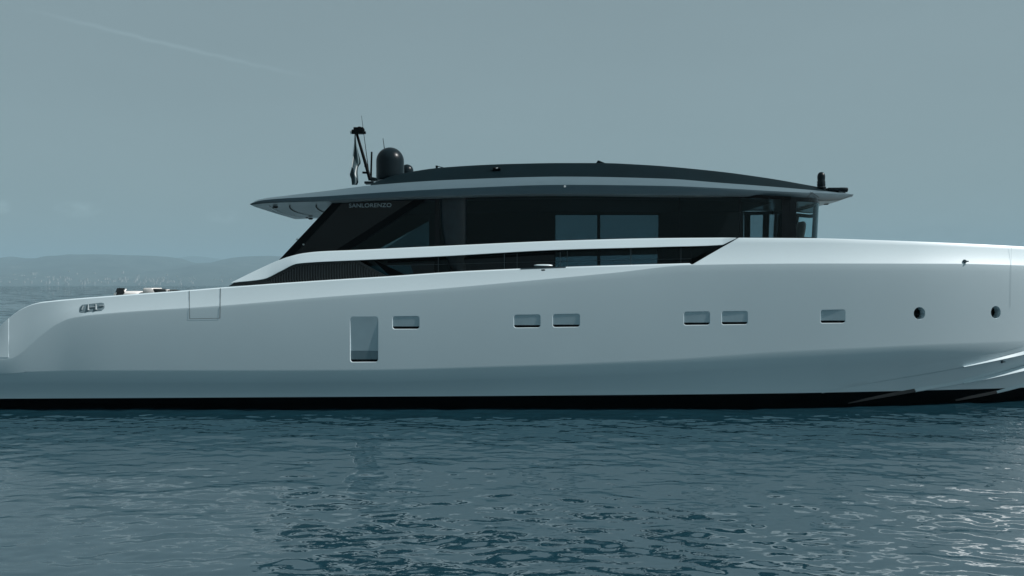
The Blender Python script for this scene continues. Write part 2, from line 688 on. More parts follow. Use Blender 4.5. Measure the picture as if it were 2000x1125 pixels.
strip(lb, [(446, 559), (458, 552), (514, 546), (580, 516), (700, 509), (756, 541), (640, 548), (540, 555)], 0.40, 0.05)
lou_t = lin([(522, 547), (584, 518), (692, 511.5), (742, 537)])
strip(lb, [(446, 559.2), (458, 551.5), (514, 545.5), (519, 548), (540, 554)], 0.345, 0.05)
strip(lb, [(514, 545.5), (580, 515.6), (584, 518.6), (520, 548)], 0.33, 0.08)
strip(lb, [(580, 515.6), (700, 508.8), (700, 511.6), (584, 518.6)], 0.33, 0.08)
strip(lb, [(700, 508.8), (757, 540.5), (745, 541.5), (697, 512)], 0.33, 0.08)
lv = part(lb, 'louver', 'louver', smooth=False)
lb = MB()
k = 524.0
while k < 742:
    yt, yb2 = lou_t(k) + 1, sheer(k) + 1
    if yb2 - yt > 1.5:
        strip(lb, [(k, yt), (k + 2.0, yt), (k + 2.0, yb2), (k, yb2)], 0.35, 0.06)
    k += 5.2
part(lb, 'slats', 'slat', lv, smooth=False)

# hull windows ------------------------------------------------------
for con, a, b, tall, port in contours:
    ring = [hull_pt(*c) for c in con]
    cen = sum(ring, Vector()) / len(ring)
    n = len(ring)
    fr = MB()
    if port:
        inner1 = [cen + (p - cen) * 0.97 + Vector((0, 0.012, 0)) for p in ring]
        inner2 = [cen + (p - cen) * 0.95 + Vector((0.0, 0.33, 0)) for p in ring]
        fr.grid([ring, inner1, inner2], closed=True)
        w = part(fr, 'porthole', 'white', angle=50)
        pb = MB()
        pb.face(*pb.pts([p + Vector((0, -0.004, 0)) for p in inner2]))
        part(pb, 'pane', 'port', w)
        continue
    sx, sz = 0.028, 0.028
    hx = (max(p.x for p in ring) - min(p.x for p in ring)) / 2
    hz_ = (max(p.z for p in ring) - min(p.z for p in ring)) / 2

    def sc_in(p, d, dy):
        return Vector((cen.x + (p.x - cen.x) * (hx - d) / hx, p.y + dy, cen.z + (p.z - cen.z) * (hz_ - d) / hz_))
    ring1 = [sc_in(p, 0.011, 0.005) for p in ring]
    ring2 = [sc_in(p, 0.014, 0.036) for p in ring]
    fr.grid([ring, ring1, ring2], closed=True)
    w = part(fr, 'window', 'white', angle=50)
    # pane: vertical glass with a black strip put in for the shade at its foot
    ring3 = [sc_in(p, 0.013, 0.018) for p in ring]
    zb = min(p.z for p in ring3)
    zt = max(p.z for p in ring3)
    strip_top = zb + 0.072
    ym = sum(p.y for p in ring3) / n

    def piece(z0, z1, name, mat, tiltz, y0):
        pb = MB()
        out_ = []
        pts3 = [(p.x, p.z) for p in ring3]
        for q in range(n):
            (x0, zz0), (x1, zz1) = pts3[q], pts3[(q + 1) % n]
            for lim in (z0, z1):
                pass
            out_.append((x0, min(max(zz0, z0), z1)))
            for lim in (z0, z1):
                if (zz0 - lim) * (zz1 - lim) < 0:
                    t = (lim - zz0) / (zz1 - zz0)
                    out_.append((x0 + (x1 - x0) * t, lim))
        clean = []
        for q in out_:
            if not clean or (abs(q[0] - clean[-1][0]) + abs(q[1] - clean[-1][1])) > 1e-4:
                clean.append(q)
        ys = lambda z: y0 + (z - cen.z) * tiltz
        f_ = [Vector((x, ys(z), z)) for x, z in clean]
        pb.prism(f_, (0, 0.02, 0))
        part(pb, name, mat, w, smooth=False)
    slope = (ring[0].y - ring[n // 2].y) / (ring[0].z - ring[n // 2].z) if abs(ring[0].z - ring[n // 2].z) > 1e-4 else 0
    hull_s = -0.10
    if tall:
        zmid = P(700, 684, 0.3).z
        piece(zmid, zt, 'pane', 'pane', hull_s, ym)
        piece(strip_top, zmid - 0.002, 'lower_panel', 'pane_dark', hull_s, ym)
    else:
        piece(strip_top, zt, 'pane', 'pane', hull_s, ym)
    piece(zb, strip_top - 0.002, 'shade_strip', 'black', hull_s, ym + 0.012)

# fairlead, doors and small fittings on the side --------------------


def hull_patch(mb, quad_rows, out):
    mb.grid([[hull_pt(a, b, out) for a, b in r] for r in quad_rows])


def seam_line(mb, path, width, out=0.008):
    """thin groove line lying on the hull along a pixel path"""
    pts = []
    for (a, b), (c, d) in zip(path[:-1], path[1:]):
        m = max(2, int(math.hypot(c - a, d - b) / 6))
        pts += [(a + (c - a) * t, b + (d - b) * t) for t in np.linspace(0, 1, m, endpoint=False)]
    pts.append(path[-1])
    rows = [[], []]
    for i, p in enumerate(pts):
        q0, q1 = pts[max(0, i - 1)], pts[min(len(pts) - 1, i + 1)]
        d = Vector((q1[0] - q0[0], q1[1] - q0[1])).normalized()
        nx, ny = -d.y * width / 2, d.x * width / 2
        rows[0].append(hull_pt(p[0] + nx, p[1] + ny, out))
        rows[1].append(hull_pt(p[0] - nx, p[1] - ny, out))
    mb.grid(rows)


sd = MB()
seam_line(sd, [(370, 567.8), (370.5, 622.5)], 1.3)
seam_line(sd, [(370.5, 622.5), (429.5, 621.5)], 1.0)
seam_line(sd, [(429.5, 621.5), (431, 563)], 1.6)
part(sd, 'shell_door', 'seam')
sd = MB()
seam_line(sd, [(1975, 481), (1974, 560), (1973, 600)], 0.5)
part(sd, 'panel_seam', 'seam_pale')
sd = MB()
rows = [[hull_pt(c, sheer(c) + (698 - sheer(c)) * t, 0.009) for c in np.linspace(-58, 17, 14)] for t in np.linspace(0.02, 1, 10)]
sd.grid(rows)
sd.grid([rows[-1], [p + Vector((0, 0.05, -0.02)) for p in rows[-1]]])
sd.grid([[r[-1] for r in rows], [r[-1] + Vector((0.03, 0.05, 0)) for r in rows]])
part(sd, 'quarter_door', 'white')

# recessed mooring fairlead with two bright rollers
fl = MB()
fpoly = [(155, 606), (156, 600), (161, 595), (198, 591), (203, 592), (204.5, 598), (204, 602), (199, 607), (160, 611), (155, 610)]
fo = [hull_pt(a, b, 0.006) for a, b in fpoly]
fc = sum(fo, Vector()) / len(fo)
fi = [fc + (p - fc) * 0.90 + Vector((0, -0.004, 0)) for p in fo]
fl.grid([fo, fi], closed=True)
fl2 = [fc + (p - fc) * 0.89 + Vector((0, 0.02, 0)) for p in fo]
fl.grid([fi, fl2], closed=True)
frame = part(fl, 'fairlead', 'backing', smooth=False)
b2 = MB()
b2.face(*b2.pts([fc + (p - fc) * 0.93 + Vector((0, -0.002, 0)) for p in fo]))
part(b2, 'backing', 'backing', frame, smooth=False)
for x in (172.5, 187.5):
    b2 = MB()
    p0, p1 = hull_pt(x, 594.5 - (x - 172) * .05, 0.012), hull_pt(x + 0.5, 606.5 - (x - 172) * .08, 0.012)
    b2.tube([p0, p0.lerp(p1, .3), p0.lerp(p1, .6), p1], [0.014, 0.016, 0.024, 0.034], n=10)
    part(b2, 'roller', 'chrome', frame)
b2 = MB()
b2.tube([hull_pt(176, 600.5, 0.012), hull_pt(186, 599.5, 0.012)], 0.022, n=8)
part(b2, 'cross_bar', 'chrome', frame)
for p0, p1, r_ in (((160, 605), (163, 597), 0.022), ((195, 598), (203, 597), 0.030)):
    b2 = MB()
    b2.tube([hull_pt(*p0, 0.01), hull_pt(*p1, 0.01)], r_, n=8)
    part(b2, 'end_pin', 'chrome', frame)

for (x, y, r) in ((1884, 510.5, 3.2), (1957, 706.5, 2.6)):
    b2 = MB()
    c = hull_pt(x, y, 0.0)
    rr = r * 0.0145
    b2.tube([c + Vector((0, 0.02, 0)), c + Vector((0, -0.03, 0)), c + Vector((0, -0.05, 0))], [rr * 1.2, rr * 1.1, rr * 0.7], n=14)
    b2.tube([c + Vector((0, -0.03, 0)), c + Vector((rr * 1.9, -0.05, 0))], rr * 0.4, n=8)
    part(b2, 'eye_fitting', 'steel_dark')

# spray rails on the bow
chine0 = pchip([(1520, 742), (1650, 731), (1780, 713), (1900, 696), (1960, 688), (2000, 677), (2100, 655)])
rail1 = pchip([(1590, 770), (1700, 748), (1800, 731), (1920, 709), (2000, 692), (2100, 668)])
rail2 = pchip([(1655, 788), (1760, 769.5), (1830, 757.5), (1904, 744), (2000, 722), (2100, 697)])
rail3 = pchip([(1865, 783), (1930, 771), (1965, 763), (2000, 754), (2100, 729)])


def lapped(name, mat, x0, x1, top, low, outs, under, hard_top=0.0):
    """a strake: its face stands a little off the hull at the lower edge and steps back underneath"""
    rb_ = MB()
    fo = lin(outs)
    rows = [[], [], []]
    for c in np.linspace(x0, x1, 60):
        yt, yl, o_ = top(c), low(c), fo(c)
        p0 = hull_pt(c, yt) + Vector((0, -0.002 - hard_top * o_, 0))
        p1 = hull_pt(c, yl) + Vector((0.1 * o_, -o_, 0))
        p2 = hull_pt(c, yl + under) + Vector((0, 0.004, 0))
        rows[0].append(p0); rows[1].append(p1); rows[2].append(p2)
    rb_.grid(rows)
    part(rb_, name, mat, angle=25)


above = lambda f, w: (lambda c: f(c) - w(c))
lapped('spray_rail', 'white', 1605, 2110, lambda c: rail1(c) + (chine0(c) - rail1(c)) * min(1, max(0.02, (c - 1605) / 230)) ** 0.8, rail1, [(1605, 0.003), (1700, 0.010), (1900, 0.032), (2100, 0.08)], 1.4)
lapped('spray_rail', 'white', 1787, 2110, above(rail2, lin([(1787, 6), (1850, 6), (1920, 10), (2000, 15), (2110, 20)])), rail2, [(1787, 0.045), (1850, 0.03), (1920, 0.035), (2110, 0.10)], 1.4)
lapped('spray_rail', 'white', 1946, 2110, above(rail3, lin([(1946, 4), (2110, 14)])), rail3, [(1946, 0.05), (2110, 0.10)], 1.4)
lapped('spray_rail', 'anti_edge', 1655, 1786, above(rail2, lin([(1655, 5), (1786, 6)])), rail2, [(1655, 0.05), (1786, 0.05)], 1.2)
lapped('spray_rail', 'anti_edge', 1865, 1946, above(rail3, lin([(1865, 5), (1946, 5)])), rail3, [(1865, 0.05), (1946, 0.05)], 1.2)
# the sunlit upper lips that open out towards the stem
lapped('rail_lip', 'white', 1880, 2110, above(rail1, lin([(1880, 1), (2000, 7), (2110, 10)])), above(rail1, lin([(1880, 0.5), (2000, 1.5), (2110, 2)])), [(1880, 0.09), (2000, 0.15), (2110, 0.19)], 1.5, 0.35)
lapped('rail_lip', 'white', 1880, 2110, above(rail2, lin([(1880, 1), (2000, 9), (2110, 12)])), above(rail2, lin([(1880, 0.5), (2000, 1.5), (2110, 2)])), [(1880, 0.10), (2000, 0.25), (2110, 0.30)], 1.5, 0.2)

# boarding gate on the bulwark top and the pale oval mooring post
gb = MB()
rows = [[], [], [], []]
for c in np.linspace(1017, 1105, 12):
    p = hull_pt(c, sheer(c))
    for k, q in enumerate(((0, -0.006, -0.03), (0, -0.006, 0.016), (0, 0.15, 0.018), (0, 0.15, -0.03))):
        rows[k].append(p + Vector(q))
gi = gb.grid(rows)
part(gb, 'boarding_gate', 'steel_dark', smooth=False)
cb = MB()
c0 = P(1061, 523, 0.28)
cap = MB()
for hh, sx, sy in ((0.0, 0.22, 0.10), (0.02, 0.265, 0.13), (0.045, 0.25, 0.12), (0.06, 0.17, 0.08)):
    cap.pts([c0 + Vector((sx * math.cos(t), sy * math.sin(t), 0.035 + hh)) for t in np.linspace(0, 2 * math.pi, 28, endpoint=False)])
for r in range(3):
    for k in range(28):
        cap.face(r * 28 + k, r * 28 + (k + 1) % 28, (r + 1) * 28 + (k + 1) % 28, (r + 1) * 28 + k)
cap.face(*range(27, -1, -1))
cap.face(*range(84, 112))
cb.lathe(c0 + Vector((0, 0, -0.08)), [(0.20, 0), (0.19, 0.03), (0.11, 0.06), (0.10, 0.125)], 20)
st_ = part(cb, 'mooring_post', 'black')
part(cap, 'cap', 'white', st_)

# side-deck guard rail
gr = MB()
for yy_ in (513.5,):
    gr.tube([P(c, np.interp(c, [756, 1000, 1350], [519, 512.5, 505.5]), 0.5) for c in np.linspace(756, 1350, 12)], 0.006, n=6)
rail = part(gr, 'guard_rail', 'steel_dark')
for c, t_y in ((856, 502), (985, 495), (1010, 495), (1094, 492), (1108, 489), (1232, 486), (1330, 484)):
    gr = MB()
    r_ = 0.010 if c in (985, 1094, 1232) else 0.006
    gr.tube([P(c, t_y, 0.5), P(c, sheer(c) + 8, 0.5)], r_, n=8)
    part(gr, 'stanchion', 'steel_dark', rail)

# ------------------------------------------------------------------ the deckhouse
YS = 1.10             # side glass plane, inboard of the widest beam
YF = 2 * YC - YS      # the other side's glass plane
ZTOP = 6.02
ZBOT = 3.42


def sheet(poly, yo, name, mat, th=0.012, parent=None, mirror=False):
    mb = MB()
    pl_ = [P(a, b, yo) for a, b in poly]
    if mirror:
        mb.prism([mir(p) for p in reversed(pl_)], (0, -th, 0))
    else:
        mb.prism(pl_, (0, th, 0))
    return part(mb, name, mat, parent, smooth=False)


sheet([(512, 543), (655, 392), (672, 385), (826, 379), (660, 491), (655, 552), (560, 556)], YS, 'fin_glass', 'fin', mirror=True)
fin = sheet([(512, 543), (655, 392), (672, 385), (826, 379), (660, 491), (655, 552), (560, 556)], YS, 'fin_glass', 'fin')
sheet([(511, 544), (653, 392), (670, 386), (690, 386), (668, 396), (531, 545)], YS - 0.03, 'fin_edge', 'black', th=0.10, parent=fin)
sheet([(640, 499), (826, 379), (850, 379), (664, 499)], YS - 0.04, 'diagonal_beam', 'black', th=0.16)
sheet([(728, 506), (757, 520), (800, 541), (770, 548)], YS - 0.06, 'lower_brace', 'black', th=0.12)
side = sheet([(664, 498), (840, 383), (900, 379), (1100, 373), (1300, 376), (1450, 381), (1540, 386), (1538, 545), (660, 558)], YS + 0.03, 'side_window', 'glass_side')
for x0, x1, y0, y1 in ((1444, 1446.5, 384, 466), (1527, 1541, 384, 466), (1326, 1327.5, 380, 520), (1348.5, 1350, 450, 520), (850, 858, 381, 545), (1284, 1286, 470, 525)):
    sheet([(x0, y0), (x1, y0), (x1, y1), (x0, y1)], YS + 0.015, 'mullion', 'black_gloss', th=0.02, parent=side)
sheet([(660, 383), (900, 376), (1100, 371), (1300, 374), (1450, 379), (1545, 384), (1545, 390), (1450, 386), (1300, 381.5), (1100, 381), (900, 388), (660, 396)], YS - 0.02, 'window_header', 'black', th=0.05, parent=side)
# black transom bars low in the side deck opening
sheet([(757, 510), (905, 503), (905, 506), (757, 513.5)], YS - 0.02, 'lower_transom', 'black', th=0.04, parent=side)
sheet([(905, 503), (1085, 493), (1085, 497), (905, 507)], YS - 0.02, 'lower_transom', 'black', th=0.04, parent=side)

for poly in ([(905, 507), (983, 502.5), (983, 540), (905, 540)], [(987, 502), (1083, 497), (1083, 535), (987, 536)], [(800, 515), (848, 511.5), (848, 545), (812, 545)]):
    sheet(poly, YS - 0.01, 'lower_panel', 'low_sheet', th=0.03, parent=side)  # plain sheets, slightly lighter than the dark glass around them
# the charcoal column by the side door
cb = MB()
cl = pchip([(378, 857.5), (430, 861), (475, 867), (505, 871), (520, 876), (540, 888)])
cr = pchip([(378, 912), (480, 911.5), (497, 914), (507, 908), (518, 912), (540, 913)])
rows = []
for y in np.linspace(378, 545, 40):
    a, b = P(cl(y), y, YS - 0.02), P(cr(y), y, YS - 0.02)
    c, hw = (a + b) / 2, (b - a).length / 2
    rows.append([c + Vector((hw * math.cos(t), 0.10 - 0.20 * math.sin(t), 0)) for t in np.linspace(0, math.pi, 18)])
cb.grid(rows)
part(cb, 'column', 'column')
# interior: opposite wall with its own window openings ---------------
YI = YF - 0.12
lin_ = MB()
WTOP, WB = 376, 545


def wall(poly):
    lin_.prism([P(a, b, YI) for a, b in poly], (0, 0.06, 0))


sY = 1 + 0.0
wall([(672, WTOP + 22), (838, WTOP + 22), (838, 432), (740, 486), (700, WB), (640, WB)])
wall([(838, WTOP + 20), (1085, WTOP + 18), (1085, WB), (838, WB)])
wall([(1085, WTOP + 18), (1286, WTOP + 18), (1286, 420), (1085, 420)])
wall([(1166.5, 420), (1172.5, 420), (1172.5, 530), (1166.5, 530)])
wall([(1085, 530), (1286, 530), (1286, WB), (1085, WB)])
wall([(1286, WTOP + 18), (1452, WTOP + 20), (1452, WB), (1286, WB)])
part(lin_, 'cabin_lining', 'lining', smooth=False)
sheet([(640, 500), (838, 395), (838, 545), (640, 545)], YI - 0.5, 'dimming_sheet', 'glass_dim')  # tinted sheet added only to dim the view through the far opening
# dark headlining under the hardtop, inside the glass
# glass on that side
mb = MB()
mb.prism([mir(P(a, b, YS + 0.03)) for a, b in ((664, 498), (840, 383), (1300, 376), (1540, 386), (1538, 545), (660, 558))], (0, 0.012, 0))
part(mb, 'side_window', 'glass_side', smooth=False)
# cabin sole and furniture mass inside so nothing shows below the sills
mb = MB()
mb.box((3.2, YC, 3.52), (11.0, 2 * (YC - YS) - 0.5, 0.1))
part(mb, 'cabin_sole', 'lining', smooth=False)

# curved windshield
XS = P(1540, 400, YS + 0.03).x
HW = YC - YS - 0.03


def front_pt(t, z, inn=0.0):
    """t runs 0..pi round the bow end of the house, from the near side to the far side"""
    rake = 0.055 * (z - 4.6)
    cx = math.cos(t)
    sx = math.sin(t)
    e = 0.62
    x = XS + (1.20 + rake - inn) * (abs(sx) ** e)
    y = YC - (HW - inn) * (abs(cx) ** e) * (1 if cx >= 0 else -1)
    return Vector((x, y, z))


ts = np.linspace(0, math.pi, 61)
zs = np.linspace(4.2, 6.0, 9)
mb = MB()
mb.grid([[front_pt(t, z) for t in ts] for z in zs])
ws = part(mb, 'windshield', 'glass_front')


def rib(t0, t1, name='mullion', mat='black_gloss', out=0.012):
    mb = MB()
    tt = np.linspace(t0, t1, 6)
    a = [[front_pt(t, z, -out) for t in tt] for z in zs]
    b = [[front_pt(t, z, 0.05) for t in tt] for z in zs]
    ia, ib = mb.grid(a), mb.grid(b)
    for i in range(len(zs) - 1):
        mb.face(ia[i][0], ib[i][0], ib[i + 1][0], ia[i + 1][0])
        mb.face(ia[i][-1], ib[i][-1], ib[i + 1][-1], ia[i + 1][-1])
    part(mb, name, mat, ws)


for a0, a1 in ((-0.001, 0.06), (1.27, 1.31), (1.83, 1.87), (2.62, 2.80), (3.08, 3.142)):
    rib(a0, a1)
for zl, zh, nm in ((4.2, 4.86, 'sill'), (5.88, 6.0, 'head')):
    mb = MB()
    zz = np.linspace(zl, zh, 3)
    mb.grid([[front_pt(t, z, -0.008) for t in ts] for z in zz])
    mb.grid([[front_pt(t, z, 0.05) for t in ts] for z in zz])
    part(mb, nm, 'black_gloss', ws)

# ------------------------------------------------------------------ the hardtop
XA, XT = -7.42, 10.72


def w_of(X):
    if X > 2:
        u = min(1.0, (X - 2) / (XT - 2))
        return 3.2 * max(0.0, 1 - u ** 2.6) ** 0.625
    if X < XA + 0.8:
        u = (XA + 0.8 - X) / 0.8
        return 3.2 - 0.22 * u ** 2
    return 3.2


h_bot = pchip([(485, 401), (520, 397), (640, 393), (760, 387), (900, 382.5), (1100, 378.5), (1300, 381), (1450, 384), (1540, 388), (1600, 393), (1640, 391), (1655, 386), (1668, 381)])
h_mid = pchip([(485, 399.5), (510, 391.5), (640, 383), (760, 375), (900, 367.5), (1100, 361), (1300, 363), (1400, 367), (1500, 372.5), (1560, 375.5), (1600, 377), (1640, 378.5), (1668, 380)])
h_top = pchip([(485, 398.5), (507, 389.5), (560, 382), (640, 372.5), (735, 361), (900, 350.5), (1100, 345), (1300, 349), (1400, 356.5), (1500, 364), (1560, 369), (1600, 372.5), (1650, 377), (1668, 379.5)])
r_top = pchip([(715, 362), (735, 355), (762, 345), (800, 336), (860, 327.5), (1000, 320), (1100, 318.3), (1170, 318.3), (1250, 321.5), (1400, 334.5), (1500, 348), (1600, 365.5), (1650, 374.5), (1668, 379)])


def edge(X, inn, trace, dz=0.0):
    w = w_of(X)
    inn = min(inn, w * 0.8)
    y = YC - w + inn
    px = 1000 + X * F / (D0 + y)
    return P(px, trace(px), y) + Vector((X - P(px, 0, y).x, 0, dz))


Xs = list(XA + (XT - XA) * np.concatenate([np.linspace(0, 0.05, 8), np.linspace(0.06, 0.9, 60), 1 - 0.1 * (np.linspace(1, 0, 22) ** 1.8)]))
Xs = sorted(set(round(x, 4) for x in Xs))
hb = MB()
ht = []
for X in Xs:
    b = edge(X, 0.10, h_bot)
    b0 = edge(X, 0.03, lambda p: h_bot(p) - 0.35 * (h_bot(p) - h_mid(p)))
    m_ = edge(X, 0.0, h_mid)
    m2 = edge(X, 0.03, lambda p: h_mid(p) - 0.12 * (h_mid(p) - h_top(p)))
    t = edge(X, 0.55, h_top)
    sec = [b, b0, m_, m2, t]
    c = Vector((X, YC, t.z - 0.01))
    ht.append(sec + [c] + [mir(p) for p in reversed(sec)])
hrows = list(map(list, zip(*ht)))
for a_, b_ in ((0, 2), (2, 4), (4, 6), (6, 8), (8, 10)):
    hb.grid(hrows[a_:b_ + 1])
hb.face(*hb.pts([r[0] for r in hrows]))
hard = part(hb, 'hardtop', 'silver', angle=70, merge=False)
# soffit
sb = MB()
rows = []
for X in Xs:
    b = edge(X, 0.10, h_bot)
    i1 = edge(X, 0.45, h_bot)
    i1.z = b.z - 0.02
    rows.append([b, i1, Vector((X, YC, b.z - 0.03)), mir(i1), mir(b)])
sb.grid(rows)
soff = part(sb, 'soffit', 'soffit', hard, angle=40)


def soff_z(X):
    return edge(X, 0.10, h_bot).z - 0.034


# curved panel seams and downlights under the after overhang
for X0, bow, wdt, mt in ((-7.2, 0.3, 0.016, 'lens'), (-6.75, 0.5, 0.020, 'black'), (-5.95, 0.45, 0.020, 'black'), (-4.9, 0.4, 0.02, 'black')):
    mb = MB()
    r0, r1 = [], []
    for s in np.linspace(-0.86, 0.86, 30):
        X = X0 + bow * s * s * 1.0
        y = YC + s * 3.0
        r0.append(Vector((X - wdt, y, soff_z(X) - 0.004)))
        r1.append(Vector((X + wdt, y, soff_z(X) - 0.004)))
    mb.grid([r0, r1])
    part(mb, 'soffit_seam', mt, hard)
for X, y in ((-6.85, 1.35), (-5.2, 1.5), (-5.2, 6.0), (-6.85, 6.15)):
    mb = MB()
    mb.lathe((X, y, soff_z(X) - 0.05), [(0.06, 0), (0.075, 0.02), (0.075, 0.05)], 16)
    part(mb, 'downlight', 'black', hard)
mb = MB()
pc = P(599.5, 421, 6.1)
mb.lathe(pc + Vector((0, 0, -0.09)), [(0.03, 0), (0.055, 0.02), (0.055, 0.10), (0.03, 0.16)], 14)
part(mb, 'deck_camera', 'black', hard)
mb = MB()
mb.box(P(586, 394, 1.6) + Vector((0, 0, 0)), (0.42, 0.16, 0.05))
part(mb, 'deck_light', 'steel_dark', hard, bevel=0.012)

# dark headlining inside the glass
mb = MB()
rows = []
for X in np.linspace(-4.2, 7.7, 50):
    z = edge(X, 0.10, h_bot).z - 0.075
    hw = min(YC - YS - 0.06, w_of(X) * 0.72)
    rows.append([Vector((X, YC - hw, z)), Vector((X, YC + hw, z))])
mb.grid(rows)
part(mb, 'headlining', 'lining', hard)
# raised dark roof
rb_ = MB()
rows = []
Xr = [x for x in np.linspace(P(722, 360, 1.2).x, 10.45, 70)]
for X in Xr:
    a = edge(X, 0.50, h_top, -0.03)
    b = edge(X, 1.35, r_top)
    if b.z < a.z + 0.002:
        b.z = a.z + 0.002
    k1 = a.lerp(b, 0.90) + Vector((0, 0, 0.008))
    c = Vector((X, YC, b.z + 0.01))
    s = [a, a.lerp(b, 0.5), k1, b]
    rows.append(s + [c] + [mir(p) for p in reversed(s)])
gi = rb_.grid(list(map(list, zip(*rows))))
rb_.face(*[r[0] for r in gi])
roof = part(rb_, 'roof_panel', 'roof', hard, angle=30)
# scoop-shaped cap, small studs, roof vent and hatch stay
mb = MB()
mb.prism([P(1164, 320.5, 2.0), P(1167.5, 313), P(1184, 319.5)] if False else [P(1163.5, 320.5, 2.0), P(1167.5, 313.3, 2.0), P(1170, 313.3, 2.0), P(1187, 320.5, 2.0)], (0, 0.5, 0))
part(mb, 'roof_vent', 'roof', hard, bevel=0.01)
mb = MB()
q = P(853, 329, 2.2)
mb.tube([q, P(853, 323.5, 2.2)], 0.035, n=10)
mb.tube([P(853, 324.5, 2.2), P(866, 327.5, 2.2)], 0.012, n=8)
part(mb, 'hatch_stay', 'roof', hard)
mb = MB()
q = edge(P(970, 330, 1.4).x, 0.98, lambda p: 330)
mb.tube([q + Vector((-0.11, 0.0, 0)), q + Vector((0.11, 0.0, 0.0))], [0.055, 0.055], n=12)
part(mb, 'roof_inlet', 'black', hard)
mb = MB()
mb.tube([q + Vector((-0.02, -0.07, 0.01)), q + Vector((0.04, -0.07, 0.02))], 0.014, n=8)
part(mb, 'roof_stud', 'lens', hard)
mb = MB()
q = edge(P(1103, 364, 0.55).x, -0.015, lambda p: 364)
mb.tube([q + Vector((0, 0.03, 0)), q + Vector((0, -0.03, 0))], [0.035, 0.03], n=12)
part(mb, 'side_lamp', 'lens', hard)
# dark brow seams at the forward corner
for xa, xb in ((1583, 1569), (1576, 1597)):
    mb = MB()
    pts = [edge(P(x, 380, 2.0).x, 0.02, lambda p, y=y: y) + Vector((0, -0.03, 0)) for x, y in ((xa, 375), ((xa + xb) / 2, 380), (xb, 386))]
    mb.tube(pts, 0.006, n=6)
    part(mb, 'brow_seam', 'black', hard)

# searchlight and horn on the brow
mb = MB()
c = P(1604, 368, 3.2)
s_ = (D0 + 3.2) / F
mb.lathe(c, [(9 * s_, 0), (9.2 * s_, 2 * s_), (7.5 * s_, 4 * s_), (8.2 * s_, 7 * s_), (7.6 * s_, 10 * s_), (8.0 * s_, 13 * s_), (7.0 * s_, 15 * s_), (7.4 * s_, 19 * s_), (7.5 * s_, 24 * s_), (6.5 * s_, 28 * s_), (4 * s_, 31 * s_), (1 * s_, 32 * s_)], 24)
part(mb, 'searchlight', 'dome', hard)
mb = MB()
c = P(1630, 371, 3.3)
mb.box(c + Vector((-0.05, 0, 0.0)), (0.44, 0.5, 0.10))
mb.tube([c + Vector((0.08, -0.2, 0.0)), c + Vector((0.33, -0.2, -0.02))], [0.06, 0.075], n=14)
part(mb, 'horn', 'dome', hard, bevel=0.02)
mb = MB()
mb.box(P(1607, 395, 3.4) + Vector((0.1, 0, 0)), (0.14, 0.1, 0.16))
part(mb, 'brow_camera', 'black', hard, bevel=0.02)

# lettering on the fin glass
cu = bpy.data.curves.new('lettering', 'FONT')
cu.body = 'SANLORENZO'
cu.size = 1.0
cu.extrude = 0.01
cu.offset = 0.012
cu.space_character = 1.04
to = bpy.data.objects.new('lettering', cu)
COL.objects.link(to)
dg = bpy.context.evaluated_depsgraph_get()
me = bpy.data.meshes.new_from_object(to.evaluated_get(dg))
bpy.data.objects.remove(to)
vs = [v.co.copy() for v in me.vertices]
x0, x1 = min(v.x for v in vs), max(v.x for v in vs)
y0, y1 = min(v.y for v in vs), max(v.y for v in vs)
for v in me.vertices:
    fx, fy = (v.co.x - x0) / (x1 - x0), (v.co.y - y0) / (y1 - y0)
    p = P(681.5 + 83 * fx, 405.6 - 1.2 * fx - 8.0 * fy, YS - 0.012 - v.co.z * 0.4)
    v.co = p - ROOT
me.materials.clear()
me.materials.append(M['letter'])
lt = bpy.data.objects.new('lettering', me)
COL.objects.link(lt)
lt.parent = fin

for x, y in ((580, 467.5), (592.5, 477.5)):
    mb = MB()
    q = P(x, y, YS - 0.05)
    mb.tube([q + Vector((0, 0.06, 0)), q + Vector((0, -0.01, 0))], 0.025, n=10)
    part(mb, 'step_light', 'chrome', fin)

# ------------------------------------------------------------------ mast, aerials and domes
YM = YC
mb = MB()
mb.tube([P(723, 352, YM), P(714, 320, YM), P(697, 262, YM)], [0.055, 0.05, 0.042], n=12)
mast = part(mb, 'mast', 'black')
mb = MB()
mb.tube([P(688, 257.5, YM), P(712, 256.5, YM)], 0.075, n=14)
mb.box(P(701, 255.5, YM), (0.30, 0.26, 0.19))
mb.tube([P(684.5, 258, YM), P(690, 257.8, YM)], [0.05, 0.07], n=14)
mb.tube([P(702, 252, YM), P(702, 247.5, YM)], [0.07, 0.045], n=12)
mb.tube([P(711.5, 257, YM), P(712, 261.5, YM)], [0.05, 0.05], n=10)
part(mb, 'masthead_light', 'black', mast)
mb = MB()
mb.tube([P(685, 258, YM - 0.02), P(687, 258, YM - 0.02)], 0.062, n=12)
part(mb, 'lamp_lens', 'lens', mast)
for p0, p1, r_ in (((712, 325.5), (717, 323), 0.03), ((708, 337), (718, 337.5), 0.035), ((713, 357), (724, 356.5), 0.04)):
    mb = MB()
    mb.tube([P(*p0, YM), P(*p1, YM)], r_, n=8)
    part(mb, 'mast_bracket', 'black', mast)
for path, r0, r1 in (([(719.5, 330), (706, 226)], 0.013, 0.006), ([(751, 292), (748, 270)], 0.012, 0.008), ([(724.5, 347), (726, 296.5)], 0.032, 0.028)):
    mb = MB()
    a, b = [P(x, y, YM + 0.1) for x, y in path]
    mb.tube([a, b], [r0, r1], n=8)
    part(mb, 'whip_aerial', 'black')
mb = MB()
mb.prism([P(722, 352, YM - .2), P(724, 345.5, YM - .2), P(736, 347, YM - .2), P(738, 352, YM - .2)], (0, 0.4, 0))
mb.box(P(722, 357.5, YM), (0.28, 0.4, 0.07))
part(mb, 'mast_foot', 'dome', mast, bevel=0.01)


